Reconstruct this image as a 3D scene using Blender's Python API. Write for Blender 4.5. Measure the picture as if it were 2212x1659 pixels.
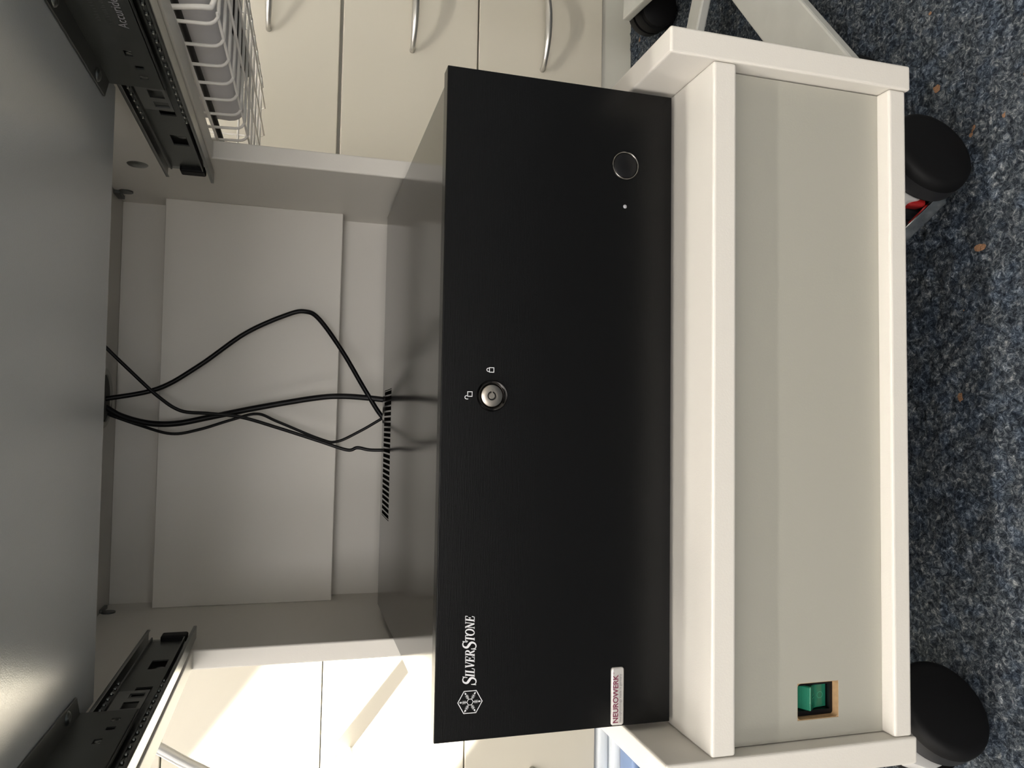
import bpy, bmesh, math, random
import numpy as np
from mathutils import Vector, Matrix, noise

for o in list(bpy.data.objects):
    bpy.data.objects.remove(o)
scene = bpy.context.scene
COL = scene.collection
ZO = 0.26            # model heights are written from the computer's underside; floor ends up at z = 0
PI = math.pi

# ------------------------------------------------------------------ camera
cam_d = bpy.data.cameras.new('camera')
cam = bpy.data.objects.new('camera', cam_d)
COL.objects.link(cam)
C0 = Vector((-0.00696, -0.48590, 0.25328 + ZO))
FW = Vector((0.05300837, 0.9612744, -0.27044712))
RT = Vector((0.99844615, -0.04635843, 0.03092221))
UP = Vector((-0.01718723, 0.27166603, 0.9622381))
# the phone was held sideways: the picture's right is the room's "down"
cx, cy, cz = -UP, RT, -FW
cam.matrix_world = Matrix(((cx.x, cy.x, cz.x, C0.x), (cx.y, cy.y, cz.y, C0.y), (cx.z, cy.z, cz.z, C0.z), (0, 0, 0, 1)))
cam_d.sensor_fit = 'HORIZONTAL'
cam_d.sensor_width = 36
cam_d.lens = 36 * 1642.54 / 2212
cam_d.clip_start = 0.01
scene.camera = cam

# ------------------------------------------------------------------ light
scene.view_settings.view_transform = 'Standard'
scene.view_settings.look = 'None'
scene.view_settings.gamma = 1
scene.view_settings.use_curve_mapping = False
scene.view_settings.exposure = 0.0

world = bpy.data.worlds.new('world')
scene.world = world
world.use_nodes = True
bg = world.node_tree.nodes['Background']
bg.inputs['Color'].default_value = (0.80, 0.88, 1.0, 1)
bg.inputs['Strength'].default_value = 0.6

sun_d = bpy.data.lights.new('sun', 'SUN')
sun_d.energy = 68
sun_d.angle = math.radians(2.2)
sun_d.color = (1.0, 0.95, 0.86)
sun = bpy.data.objects.new('sun', sun_d)
COL.objects.link(sun)
sun.rotation_euler = Vector((1.0, 0.70, -0.80)).to_track_quat('-Z', 'Y').to_euler()

def area(name, loc, direction, sx, sy, power, col):
    d = bpy.data.lights.new(name, 'AREA')
    d.shape = 'RECTANGLE'
    d.size, d.size_y, d.energy, d.color = sx, sy, power, col
    o = bpy.data.objects.new(name, d)
    COL.objects.link(o)
    o.location = (loc[0], loc[1], loc[2] + ZO)
    o.rotation_euler = Vector(direction).to_track_quat('-Z', 'Y').to_euler()
    return o
# daylight coming through the big window behind the photographer
area('daylight_front_window', (-0.45, -2.93, 1.05), (0, 1, 0), 1.4, 1.62, 39, (1.0, 0.952, 0.915))
area('left_fill_light', (-1.27, -0.83, 0.98), (1, 0.1, -0.1), 1.0, 1.45, 21, (1.0, 0.96, 0.93))  # fill lamp added in front of the closed blind, to light from the left

# ------------------------------------------------------------------ materials
def mat(name, col, rough=0.5, metal=0.0, spec=0.5, bump=None, vary=None, ior=None, coat=0.0, emit=None):
    m = bpy.data.materials.new(name)
    m.use_nodes = True
    nt = m.node_tree
    b = nt.nodes['Principled BSDF']
    b.inputs['Base Color'].default_value = (*col, 1)
    b.inputs['Roughness'].default_value = rough
    b.inputs['Metallic'].default_value = metal
    b.inputs['Specular IOR Level'].default_value = spec
    b.inputs['Coat Weight'].default_value = coat
    if ior:
        b.inputs['IOR'].default_value = ior
    if emit:
        b.inputs['Emission Color'].default_value = (*emit[0], 1)
        b.inputs['Emission Strength'].default_value = emit[1]
    tc = nt.nodes.new('ShaderNodeTexCoord')
    if vary:        # (scale, amount)
        n = nt.nodes.new('ShaderNodeTexNoise')
        n.inputs['Scale'].default_value = vary[0]
        n.inputs['Detail'].default_value = 4
        mp = nt.nodes.new('ShaderNodeMapRange')
        mp.inputs['To Min'].default_value = 1 - vary[1]
        mp.inputs['To Max'].default_value = 1 + vary[1]
        mx = nt.nodes.new('ShaderNodeMix')
        mx.data_type = 'RGBA'
        mx.blend_type = 'MULTIPLY'
        mx.inputs[0].default_value = 1
        mx.inputs[6].default_value = (*col, 1)
        nt.links.new(tc.outputs['Object'], n.inputs['Vector'])
        nt.links.new(n.outputs['Fac'], mp.inputs['Value'])
        nt.links.new(mp.outputs['Result'], mx.inputs[7])
        nt.links.new(mx.outputs[2], b.inputs['Base Color'])
    if bump:        # (scale, strength, distance, stretch)
        n = nt.nodes.new('ShaderNodeTexNoise')
        n.inputs['Scale'].default_value = bump[0]
        n.inputs['Detail'].default_value = 3
        bp = nt.nodes.new('ShaderNodeBump')
        bp.inputs['Strength'].default_value = bump[1]
        bp.inputs['Distance'].default_value = bump[2]
        if len(bump) > 3:
            mg = nt.nodes.new('ShaderNodeMapping')
            mg.inputs['Scale'].default_value = bump[3]
            nt.links.new(tc.outputs['Object'], mg.inputs['Vector'])
            nt.links.new(mg.outputs['Vector'], n.inputs['Vector'])
        else:
            nt.links.new(tc.outputs['Object'], n.inputs['Vector'])
        nt.links.new(n.outputs['Fac'], bp.inputs['Height'])
        nt.links.new(bp.outputs['Normal'], b.inputs['Normal'])
    return m

M = {}
M['laminate'] = mat('white_laminate', (0.72, 0.69, 0.635), 0.42, bump=(900, 0.15, 0.0004))
M['laminate_in'] = M['laminate']
M['grey_lam'] = mat('grey_laminate', (0.385, 0.375, 0.325), 0.45, bump=(700, 0.12, 0.0004))
M['tray'] = mat('grey_tray_laminate', (0.74, 0.755, 0.75), 0.19, spec=1.0, bump=(1500, 0.25, 0.0003))
M['mdf'] = mat('raw_fibreboard', (0.42, 0.27, 0.14), 0.85, vary=(300, 0.25))
M['brushed'] = mat('black_brushed_aluminium', (0.0045, 0.0045, 0.0047), 0.27, spec=0.22, bump=(60, 0.25, 0.0002, (1, 30, 40)))
M['case'] = mat('black_painted_steel', (0.016, 0.0145, 0.0135), 0.13, metal=0.0, spec=0.42, ior=1.5, bump=(1200, 0.06, 0.0003))
M['black_pl'] = mat('black_plastic', (0.005, 0.005, 0.006), 0.35, spec=0.25)
M['black_mat'] = mat('black_matt_plastic', (0.004, 0.004, 0.0045), 0.6, spec=0.25)
M['grey_dark'] = mat('hole_shade_grey', (0.10, 0.10, 0.09), 0.7)
M['void'] = mat('inside_shade', (0.004, 0.004, 0.004), 0.8)  # near-black stands in for shade inside the vents and key slot
M['rubber'] = mat('black_rubber_tread', (0.020, 0.020, 0.022), 0.4, spec=0.4)
M['cable'] = mat('black_cable_jacket', (0.004, 0.004, 0.005), 0.35, spec=0.22)
M['steel'] = mat('zinc_plated_steel', (0.24, 0.25, 0.24), 0.30, metal=1.0, vary=(40, 0.12))
M['steel_dk'] = mat('dull_zinc_bracket', (0.13, 0.138, 0.132), 0.38, metal=0.9, vary=(30, 0.1))
M['chrome'] = mat('chrome', (0.85, 0.85, 0.84), 0.16, metal=1.0)
M['castor_metal'] = mat('bright_plated_fork', (0.80, 0.79, 0.77), 0.25, metal=0.35, spec=0.6)
M['collar'] = mat('black_polished_collar', (0.05, 0.048, 0.048), 0.2, metal=1.0)
M['nickel'] = mat('satin_nickel', (0.45, 0.41, 0.36), 0.30, metal=1.0)
M['gunmetal'] = mat('dark_chrome_ring', (0.22, 0.21, 0.20), 0.15, metal=1.0)
M['red'] = mat('red_plastic', (0.32, 0.010, 0.010), 0.45)
M['green'] = mat('translucent_green_plastic', (0.012, 0.16, 0.095), 0.22, spec=0.6, coat=0.3)
M['green_lt'] = mat('ribbed_green_plastic', (0.05, 0.40, 0.25), 0.3, spec=0.6)
M['print'] = mat('white_print', (0.80, 0.80, 0.82), 0.6)
M['badge'] = mat('silver_badge', (0.62, 0.60, 0.58), 0.22, metal=0.25, coat=0.6)
M['badge_ink'] = mat('wine_red_ink', (0.16, 0.022, 0.055), 0.5)
M['badge_ink2'] = mat('grey_ink', (0.16, 0.15, 0.15), 0.5)
M['led'] = mat('white_indicator_lens', (0.42, 0.42, 0.45), 0.3)
M['cab'] = mat('cream_drawer_front', (0.66, 0.62, 0.525), 0.40, bump=(600, 0.1, 0.0004))
M['cab_in'] = mat('cabinet_carcass', (0.64, 0.63, 0.56), 0.5)
M['handle'] = mat('satin_handle', (0.62, 0.61, 0.58), 0.28, metal=0.85)
M['wire'] = mat('white_coated_wire', (0.88, 0.85, 0.80), 0.35)
M['cloth'] = mat('grey_cloth', (0.74, 0.725, 0.75), 0.9, bump=(60, 0.5, 0.002))
M['base_grey'] = mat('grey_painted_steel', (0.54, 0.545, 0.51), 0.4, vary=(25, 0.12))
M['paper'] = mat('white_paper', (0.78, 0.78, 0.80), 0.8)
M['film_w'] = mat('white_film_wrap', (0.80, 0.85, 0.90), 0.3, bump=(30, 0.5, 0.002))
M['film_b'] = mat('blue_film_wrap', (0.25, 0.36, 0.62), 0.3, bump=(30, 0.5, 0.002))
M['hose'] = mat('grey_hose', (0.50, 0.50, 0.49), 0.25, metal=0.3)
M['wall'] = mat('white_wall_paint', (0.74, 0.72, 0.67), 0.9, bump=(150, 0.2, 0.001))
M['ceil'] = mat('white_ceiling_paint', (0.78, 0.77, 0.74), 0.9, bump=(120, 0.2, 0.001))
M['frame'] = mat('white_window_frame', (0.75, 0.75, 0.73), 0.4)
M['blind'] = mat('roller_blind_fabric', (0.62, 0.60, 0.55), 0.9, bump=(800, 0.2, 0.0005))

def glass_mat():
    m = bpy.data.materials.new('clear_pane')
    m.use_nodes = True
    nt = m.node_tree
    nt.nodes.clear()
    out = nt.nodes.new('ShaderNodeOutputMaterial')
    tr = nt.nodes.new('ShaderNodeBsdfTransparent')
    gl = nt.nodes.new('ShaderNodeBsdfGlossy')
    gl.inputs['Roughness'].default_value = 0.02
    mx = nt.nodes.new('ShaderNodeMixShader')
    mx.inputs[0].default_value = 0.06
    nt.links.new(tr.outputs[0], mx.inputs[1])
    nt.links.new(gl.outputs[0], mx.inputs[2])
    nt.links.new(mx.outputs[0], out.inputs[0])
    return m
M['pane'] = glass_mat()

def carpet_mat():
    m = bpy.data.materials.new('blue_flecked_carpet')
    m.use_nodes = True
    nt = m.node_tree
    N, L = nt.nodes.new, nt.links.new
    b = nt.nodes['Principled BSDF']
    b.inputs['Roughness'].default_value = 0.95
    b.inputs['Specular IOR Level'].default_value = 0.15
    tc = N('ShaderNodeTexCoord')
    n1 = N('ShaderNodeTexNoise')
    n1.inputs['Scale'].default_value = 230
    n1.inputs['Detail'].default_value = 6
    n1.inputs['Roughness'].default_value = 0.7
    n1.inputs['Distortion'].default_value = 0.7
    L(tc.outputs['Object'], n1.inputs['Vector'])
    r1 = N('ShaderNodeValToRGB')
    e = r1.color_ramp.elements
    e[0].position, e[0].color = 0.33, (0.008, 0.010, 0.015, 1)
    e[1].position, e[1].color = 0.74, (0.60, 0.61, 0.60, 1)
    x = r1.color_ramp.elements.new(0.45); x.color = (0.036, 0.045, 0.057, 1)
    x = r1.color_ramp.elements.new(0.55); x.color = (0.105, 0.122, 0.138, 1)
    x = r1.color_ramp.elements.new(0.63); x.color = (0.25, 0.265, 0.275, 1)
    L(n1.outputs['Fac'], r1.inputs['Fac'])
    # navy yarns between grey ones
    n2 = N('ShaderNodeTexNoise')
    n2.inputs['Scale'].default_value = 60
    n2.inputs['Detail'].default_value = 3
    L(tc.outputs['Object'], n2.inputs['Vector'])
    r2 = N('ShaderNodeValToRGB')
    r2.color_ramp.elements[0].position = 0.45
    r2.color_ramp.elements[1].position = 0.62
    L(n2.outputs['Fac'], r2.inputs['Fac'])
    mx = N('ShaderNodeMix'); mx.data_type = 'RGBA'; mx.blend_type = 'MULTIPLY'
    mx.inputs[7].default_value = (0.82, 0.91, 1.05, 1)
    L(r2.outputs['Color'], mx.inputs[0]); L(r1.outputs['Color'], mx.inputs[6])
    # sparse tan flecks
    v = N('ShaderNodeTexVoronoi')
    v.inputs['Scale'].default_value = 42
    nd = N('ShaderNodeTexNoise'); nd.inputs['Scale'].default_value = 110; nd.inputs['Detail'].default_value = 3
    L(tc.outputs['Object'], nd.inputs['Vector'])
    sc = N('ShaderNodeVectorMath'); sc.operation = 'SCALE'; sc.inputs[3].default_value = 0.010
    L(nd.outputs['Color'], sc.inputs[0])
    ad = N('ShaderNodeVectorMath'); ad.operation = 'ADD'
    L(tc.outputs['Object'], ad.inputs[0]); L(sc.outputs[0], ad.inputs[1])
    L(ad.outputs[0], v.inputs['Vector'])
    sp = N('ShaderNodeSeparateColor'); L(v.outputs['Color'], sp.inputs[0])
    lt = N('ShaderNodeMath'); lt.operation = 'LESS_THAN'; lt.inputs[1].default_value = 0.10
    L(sp.outputs[0], lt.inputs[0])
    ld = N('ShaderNodeMath'); ld.operation = 'LESS_THAN'; ld.inputs[1].default_value = 0.17
    L(v.outputs['Distance'], ld.inputs[0])
    mu = N('ShaderNodeMath'); mu.operation = 'MULTIPLY'
    L(lt.outputs[0], mu.inputs[0]); L(ld.outputs[0], mu.inputs[1])
    m2 = N('ShaderNodeMix'); m2.data_type = 'RGBA'
    m2.inputs[7].default_value = (0.36, 0.20, 0.115, 1)
    L(mu.outputs[0], m2.inputs[0]); L(mx.outputs[2], m2.inputs[6])
    L(m2.outputs[2], b.inputs['Base Color'])
    n3 = N('ShaderNodeTexNoise'); n3.inputs['Scale'].default_value = 420; n3.inputs['Detail'].default_value = 5; n3.inputs['Distortion'].default_value = 2
    L(tc.outputs['Object'], n3.inputs['Vector'])
    bp = N('ShaderNodeBump'); bp.inputs['Strength'].default_value = 0.9; bp.inputs['Distance'].default_value = 0.003
    L(n3.outputs['Fac'], bp.inputs['Height']); L(bp.outputs['Normal'], b.inputs['Normal'])
    return m
M['carpet'] = carpet_mat()

# ------------------------------------------------------------------ helpers
ROOT = {}
def thing(name, label, cat, loc=(0, 0, 0), rz=0.0, group=None, local=False):
    o = bpy.data.objects.new(name, None)
    COL.objects.link(o)
    o.empty_display_size = 0.05
    o.location = loc
    o.rotation_euler = (0, 0, rz)
    o['label'], o['category'] = label, cat
    if group:
        o['group'] = group
    ROOT[o.name] = Vector((0, 0, 0)) if local else Vector(loc)
    return o

def tag(o, label, cat, group=None):
    o['label'], o['category'] = label, cat
    if group:
        o['group'] = group
    return o

def obj(name, bm, m, parent=None, smooth=False, label=None, mats=None, auto=None):
    me = bpy.data.meshes.new(name)
    bmesh.ops.recalc_face_normals(bm, faces=bm.faces[:])
    if parent is not None:
        off = ROOT[parent.name]
        if off.length > 0:
            bmesh.ops.translate(bm, verts=bm.verts[:], vec=-off)
    bm.to_mesh(me)
    bm.free()
    o = bpy.data.objects.new(name, me)
    COL.objects.link(o)
    for mm in ([m] + (mats or [])):
        me.materials.append(M[mm] if isinstance(mm, str) else mm)
    if smooth:
        me.polygons.foreach_set('use_smooth', [True] * len(me.polygons))
        if auto:
            me.set_sharp_from_angle(angle=math.radians(auto))
    if parent is not None:
        o.parent = parent
        ROOT[o.name] = ROOT[parent.name]
    if label:
        o['label'] = label
    return o

def B():
    return bmesh.new()

def bevel(bm, w, seg=2, geom=None):
    bmesh.ops.bevel(bm, geom=geom or bm.edges[:], offset=w, segments=seg, profile=0.5, affect='EDGES', clamp_overlap=True)
    return bm

def box(bm, x0, x1, y0, y1, z0, z1, bv=0, seg=2):
    t = bmesh.new()
    bmesh.ops.create_cube(t, size=1)
    for v in t.verts:
        v.co = Vector(((x0 + x1) / 2 + v.co.x * (x1 - x0), (y0 + y1) / 2 + v.co.y * (y1 - y0), (z0 + z1) / 2 + v.co.z * (z1 - z0)))
    if bv:
        bevel(t, bv, seg)
    return merge(bm, t)

def merge(bm, t, mi=None):
    off = [bm.verts.new(v.co) for v in t.verts]
    t.verts.index_update()
    for f in t.faces:
        try:
            nf = bm.faces.new([off[v.index] for v in f.verts])
            nf.material_index = f.material_index if mi is None else mi
            nf.smooth = f.smooth
        except ValueError:
            pass
    t.free()
    return bm

def prism(bm, poly, axis, a0, a1, bv=0, seg=2):
    """poly of 2D points extruded along axis ('x','y','z') from a0 to a1"""
    t = bmesh.new()
    def P(p, a):
        if axis == 'x': return (a, p[0], p[1])
        if axis == 'y': return (p[0], a, p[1])
        return (p[0], p[1], a)
    A = [t.verts.new(P(p, a0)) for p in poly]
    Bv = [t.verts.new(P(p, a1)) for p in poly]
    n = len(poly)
    t.faces.new(A)
    t.faces.new(Bv[::-1])
    for i in range(n):
        t.faces.new((A[i], Bv[i], Bv[(i + 1) % n], A[(i + 1) % n]))
    bmesh.ops.recalc_face_normals(t, faces=t.faces[:])
    if bv:
        bevel(t, bv, seg)
    return merge(bm, t)

def cyl(bm, p0, p1, r, seg=24, r2=None, bv=0):
    p0, p1 = Vector(p0), Vector(p1)
    d = p1 - p0
    t = bmesh.new()
    bmesh.ops.create_cone(t, cap_ends=True, segments=seg, radius1=r, radius2=r if r2 is None else r2, depth=d.length)
    if bv:
        es = [e for e in t.edges if len(e.link_faces) == 2 and any(len(f.verts) > 4 for f in e.link_faces)]
        bevel(t, bv, 2, es)
    q = d.to_track_quat('Z', 'Y').to_matrix().to_4x4()
    bmesh.ops.transform(t, matrix=Matrix.Translation((p0 + p1) / 2) @ q, verts=t.verts[:])
    return merge(bm, t)

def lathe(bm, prof, center, axis, seg=40):
    """prof: (radius, height along axis)"""
    t = bmesh.new()
    rings = []
    for r, h in prof:
        if r < 1e-6:
            rings.append([t.verts.new((0, 0, h))])
        else:
            rings.append([t.verts.new((r * math.cos(2 * PI * i / seg), r * math.sin(2 * PI * i / seg), h)) for i in range(seg)])
    for a, b in zip(rings, rings[1:]):
        for i in range(seg):
            j = (i + 1) % seg
            if len(a) == 1 and len(b) > 1: t.faces.new((a[0], b[i], b[j]))
            elif len(b) == 1 and len(a) > 1: t.faces.new((a[i], a[j], b[0]))
            elif len(a) > 1: t.faces.new((a[i], a[j], b[j], b[i]))
    q = Vector(axis).to_track_quat('Z', 'Y').to_matrix().to_4x4()
    bmesh.ops.transform(t, matrix=Matrix.Translation(Vector(center)) @ q, verts=t.verts[:])
    return merge(bm, t)

def spline(pts, n=8):
    pts = [Vector(p) for p in pts]
    out = []
    for i in range(len(pts) - 1):
        p0 = pts[i - 1] if i else pts[0]
        p1, p2 = pts[i], pts[i + 1]
        p3 = pts[i + 2] if i + 2 < len(pts) else pts[-1]
        for k in range(n):
            t = k / n
            out.append(0.5 * ((2 * p1) + (-p0 + p2) * t + (2 * p0 - 5 * p1 + 4 * p2 - p3) * t * t + (-p0 + 3 * p1 - 3 * p2 + p3) * t ** 3))
    out.append(pts[-1])
    return out

def tube(bm, pts, r, seg=10, caps=True):
    pts = [Vector(p) for p in pts]
    n = len(pts)
    rings = []
    ref = None
    for i, p in enumerate(pts):
        d = (pts[min(i + 1, n - 1)] - pts[max(i - 1, 0)]).normalized()
        if ref is None:
            ref = Vector((0, 0, 1)) if abs(d.z) < 0.9 else Vector((1, 0, 0))
        a = (ref - d * ref.dot(d)).normalized()
        ref = a
        b = d.cross(a)
        rr = r[i] if isinstance(r, (list, tuple)) else r
        rings.append([bm.verts.new(p + a * math.cos(2 * PI * k / seg) * rr + b * math.sin(2 * PI * k / seg) * rr) for k in range(seg)])
    for A, Bq in zip(rings, rings[1:]):
        for k in range(seg):
            f = bm.faces.new((A[k], A[(k + 1) % seg], Bq[(k + 1) % seg], Bq[k]))
            f.smooth = True
    if caps:
        bm.faces.new(rings[0][::-1])
        bm.faces.new(rings[-1])
    return bm

def plate(bm, axis, a0, a1, u0, u1, v0, v1, holes):
    """flat plate normal to axis between a0..a1 with rectangular holes (u0,u1,v0,v1)"""
    us = sorted(set([u0, u1] + [h[i] for h in holes for i in (0, 1)]))
    vs = sorted(set([v0, v1] + [h[i] for h in holes for i in (2, 3)]))
    def co(u, v, a):
        return {'x': (a, u, v), 'y': (u, a, v), 'z': (u, v, a)}[axis]
    def solid(i, j):
        if i < 0 or j < 0 or i >= len(us) - 1 or j >= len(vs) - 1:
            return False
        uc, vc = (us[i] + us[i + 1]) / 2, (vs[j] + vs[j + 1]) / 2
        return not any(h[0] < uc < h[1] and h[2] < vc < h[3] for h in holes)
    t = bmesh.new()
    V = {}
    def g(i, j, a):
        k = (i, j, a)
        if k not in V:
            V[k] = t.verts.new(co(us[i], vs[j], a1 if a else a0))
        return V[k]
    for i in range(len(us) - 1):
        for j in range(len(vs) - 1):
            if not solid(i, j):
                continue
            t.faces.new((g(i, j, 0), g(i + 1, j, 0), g(i + 1, j + 1, 0), g(i, j + 1, 0)))
            t.faces.new((g(i, j, 1), g(i, j + 1, 1), g(i + 1, j + 1, 1), g(i + 1, j, 1)))
            for (di, dj, e) in ((-1, 0, ((i, j), (i, j + 1))), (1, 0, ((i + 1, j), (i + 1, j + 1))), (0, -1, ((i, j), (i + 1, j))), (0, 1, ((i, j + 1), (i + 1, j + 1)))):
                if not solid(i + di, j + dj):
                    (p, q) = e
                    t.faces.new((g(*p, 0), g(*q, 0), g(*q, 1), g(*p, 1)))
    bmesh.ops.recalc_face_normals(t, faces=t.faces[:])
    return merge(bm, t)

def round_rect(x0, x1, z0, z1, r, n=5):
    pts = []
    for (cx_, cz_, a0) in ((x1 - r, z1 - r, 0), (x0 + r, z1 - r, 90), (x0 + r, z0 + r, 180), (x1 - r, z0 + r, 270)):
        for k in range(n + 1):
            a = math.radians(a0 + 90 * k / n)
            pts.append((cx_ + r * math.cos(a), cz_ + r * math.sin(a)))
    return pts

def ribbon(bm, pts, w, f, closed=False, th=0.0):
    """flat stroke in 2D through pts; w half width (number or list); f maps (a,b)->3D"""
    n = len(pts)
    Lp, Rp = [], []
    for i in range(n):
        a = Vector(pts[(i - 1) % n] if (closed or i) else pts[0])
        b = Vector(pts[(i + 1) % n] if (closed or i < n - 1) else pts[-1])
        p = Vector(pts[i])
        d1 = (p - a) if (p - a).length > 1e-9 else (b - p)
        d2 = (b - p) if (b - p).length > 1e-9 else (p - a)
        d1.normalize(); d2.normalize()
        d = d1 + d2
        if d.length < 1e-6:
            d = d2
        d.normalize()
        nrm = Vector((-d.y, d.x))
        k = 1 / max(0.45, nrm.dot(Vector((-d2.y, d2.x))))
        ww = (w[i] if isinstance(w, (list, tuple)) else w) * k
        Lp.append(bm.verts.new(f(p.x + nrm.x * ww, p.y + nrm.y * ww)))
        Rp.append(bm.verts.new(f(p.x - nrm.x * ww, p.y - nrm.y * ww)))
    for i in range(n if closed else n - 1):
        j = (i + 1) % n
        bm.faces.new((Lp[i], Lp[j], Rp[j], Rp[i]))

def text_mesh(body, size, f, bold=0.0, width=None):
    """Blender's built-in typeface, flattened to faces; f maps (a,b)->3D; returns a bmesh"""
    cu = bpy.data.curves.new('text', 'FONT')
    cu.body = body
    cu.size = size
    cu.offset = bold
    ob = bpy.data.objects.new('text', cu)
    COL.objects.link(ob)
    bpy.context.view_layer.update()
    me = bpy.data.meshes.new_from_object(ob.evaluated_get(bpy.context.evaluated_depsgraph_get()))
    bpy.data.objects.remove(ob)
    t = bmesh.new()
    t.from_mesh(me)
    xs = [v.co.x for v in t.verts]
    x0, x1 = min(xs), max(xs)
    s = width / (x1 - x0) if width else 1
    for v in t.verts:
        v.co = Vector(f((v.co.x - x0) * s, v.co.y))
    return t

# ------------------------------------------------------------------ the room
FZ = -0.26
def struct(name, bm, m, parent=None):
    o = obj(name, bm, m, parent)
    if parent is None:
        o['kind'] = 'structure'
    return o
YB, YF, XW, XE, ZC = 1.16, -3.0, -1.30, 2.4, 2.40
b = B(); box(b, XW - .1, XE + .1, YF - .1, YB + .1, FZ - .10, FZ - .0025); floor = struct('floor', b, 'carpet')
floor['label'] = 'dark blue flecked carpet floor under the trolley'
b = B(); box(b, XW - .1, XE + .1, YF - .1, YB + .1, ZC, ZC + .1); struct('ceiling', b, 'ceil')
b = B(); box(b, XW - .1, XE + .1, YB, YB + .1, FZ, ZC); struct('wall_back', b, 'wall')
b = B(); box(b, XE, XE + .1, YF, YB, FZ, ZC); struct('wall_right', b, 'wall')
b = B(); plate(b, 'y', YF - .1, YF, XW - .1, XE + .1, FZ, ZC, [(-1.18, 0.28, 0.22, 1.90)]); struct('wall_front', b, 'wall')
WL = (-0.115, 0.70, 0.66, 1.75)     # sunny window opening (y0,y1,z0,z1)
WL2 = (-1.36, -0.30, 0.22, 1.75)
b = B(); plate(b, 'x', XW - .1, XW, YF, YB, FZ, ZC, [WL, WL2]); struct('wall_left', b, 'wall')

def window(name, axis, a, u0, u1, v0, v1, bars):
    b = B()
    t = .022
    def bx(ua, ub, va, vb, d=.02):
        if axis == 'x': box(b, a - d, a + d, ua, ub, va, vb)
        else: box(b, ua, ub, a - d, a + d, va, vb)
    bx(u0, u0 + t, v0, v1); bx(u1 - t, u1, v0, v1); bx(u0 + t, u1 - t, v0, v0 + t); bx(u0 + t, u1 - t, v1 - t, v1)
    w = struct(name, b, 'frame')
    for z, th in bars:
        b = B(); bx(u0 + t, u1 - t, z - th / 2, z + th / 2, .006)
        obj('glazing_bar', b, 'frame', w_parent(w))
    b = B(); bx(u0 + t, u1 - t, v0 + t, v1 - t, .002)
    obj('pane', b, 'pane', w_parent(w))
    return w
def w_parent(w):
    ROOT.setdefault(w.name, Vector((0, 0, 0)))
    return w
w1 = window('window_1', 'x', XW - .05, *WL, bars=[])
window('window_2', 'x', XW - .05, *WL2, bars=[])
window('window_3', 'y', YF - .05, -1.18, 0.28, 0.22, 1.90, bars=[])
b = B(); box(b, XW - .022, XW - .018, WL[0] + .002, WL[1] - .002, 1.052, 1.748)  # unseen blind, added so its lower edge trims the sun patch
cyl(b, (XW - .02, WL[0] + .003, 1.052), (XW - .02, WL[1] - .003, 1.052), .008, 12)
tag(obj('added_blind', b, 'blind'), 'unseen beige roller blind added to trim the top of the sun patch', 'blind')
b = B(); box(b, XW - .022, XW - .018, WL2[0] - .001, WL2[1] + .001, WL2[2] - .001, WL2[3] + .001)  # unseen closed blind, added to stop sun reaching the trolley front
cyl(b, (XW - .02, WL2[0] + .003, WL2[2] + .008), (XW - .02, WL2[1] - .003, WL2[2] + .008), .008, 12)
tag(obj('added_blind', b, 'blind'), 'unseen closed beige roller blind added to keep sun off the trolley front', 'blind')

# carpet pile around the trolley
def carpet():
    x0, x1, y0, y1, st = -.50, .80, -.20, .66, .0026
    nx, ny = int((x1 - x0) / st) + 1, int((y1 - y0) / st) + 1
    rng = np.random.default_rng(7)
    def layer(cell):
        gx, gy = int((x1 - x0) / cell) + 3, int((y1 - y0) / cell) + 3
        g = rng.random((gy, gx))
        X = np.arange(nx) * st / cell
        Y = np.arange(ny) * st / cell
        ix, iy = X.astype(int), Y.astype(int)
        fx, fy = X - ix, Y - iy
        fx, fy = fx * fx * (3 - 2 * fx), fy * fy * (3 - 2 * fy)
        a = g[np.ix_(iy, ix)]; b_ = g[np.ix_(iy, ix + 1)]; c = g[np.ix_(iy + 1, ix)]; d = g[np.ix_(iy + 1, ix + 1)]
        return (a * (1 - fx) + b_ * fx) * (1 - fy)[:, None] + (c * (1 - fx) + d * fx) * fy[:, None]
    h = layer(.0055) * .0032 + layer(.0125) * .0022 + rng.random((ny, nx)) * .0009
    jx = (rng.random((ny, nx)) - .5) * st * .7
    jy = (rng.random((ny, nx)) - .5) * st * .7
    X, Y = np.meshgrid(x0 + np.arange(nx) * st, y0 + np.arange(ny) * st)
    h[0, :] = h[-1, :] = -.002; h[:, 0] = h[:, -1] = -.002
    co = np.stack([X + jx, Y + jy, FZ - .0030 + h], -1).reshape(-1, 3)
    i = np.arange(nx * ny).reshape(ny, nx)
    q = np.stack([i[:-1, :-1], i[:-1, 1:], i[1:, 1:], i[1:, :-1]], -1).reshape(-1, 4)
    me = bpy.data.meshes.new('carpet_pile')
    me.vertices.add(len(co)); me.vertices.foreach_set('co', co.ravel())
    me.loops.add(q.size); me.loops.foreach_set('vertex_index', q.ravel())
    me.polygons.add(len(q)); me.polygons.foreach_set('loop_start', np.arange(len(q)) * 4)
    me.polygons.foreach_set('use_smooth', np.ones(len(q), bool))
    me.update(); me.validate()
    me.materials.append(M['carpet'])
    o = bpy.data.objects.new('carpet_pile', me)
    COL.objects.link(o)
    o['kind'] = 'stuff'
    tag(o, 'curly blue and grey carpet pile with tan flecks', 'carpet')
carpet()

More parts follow.
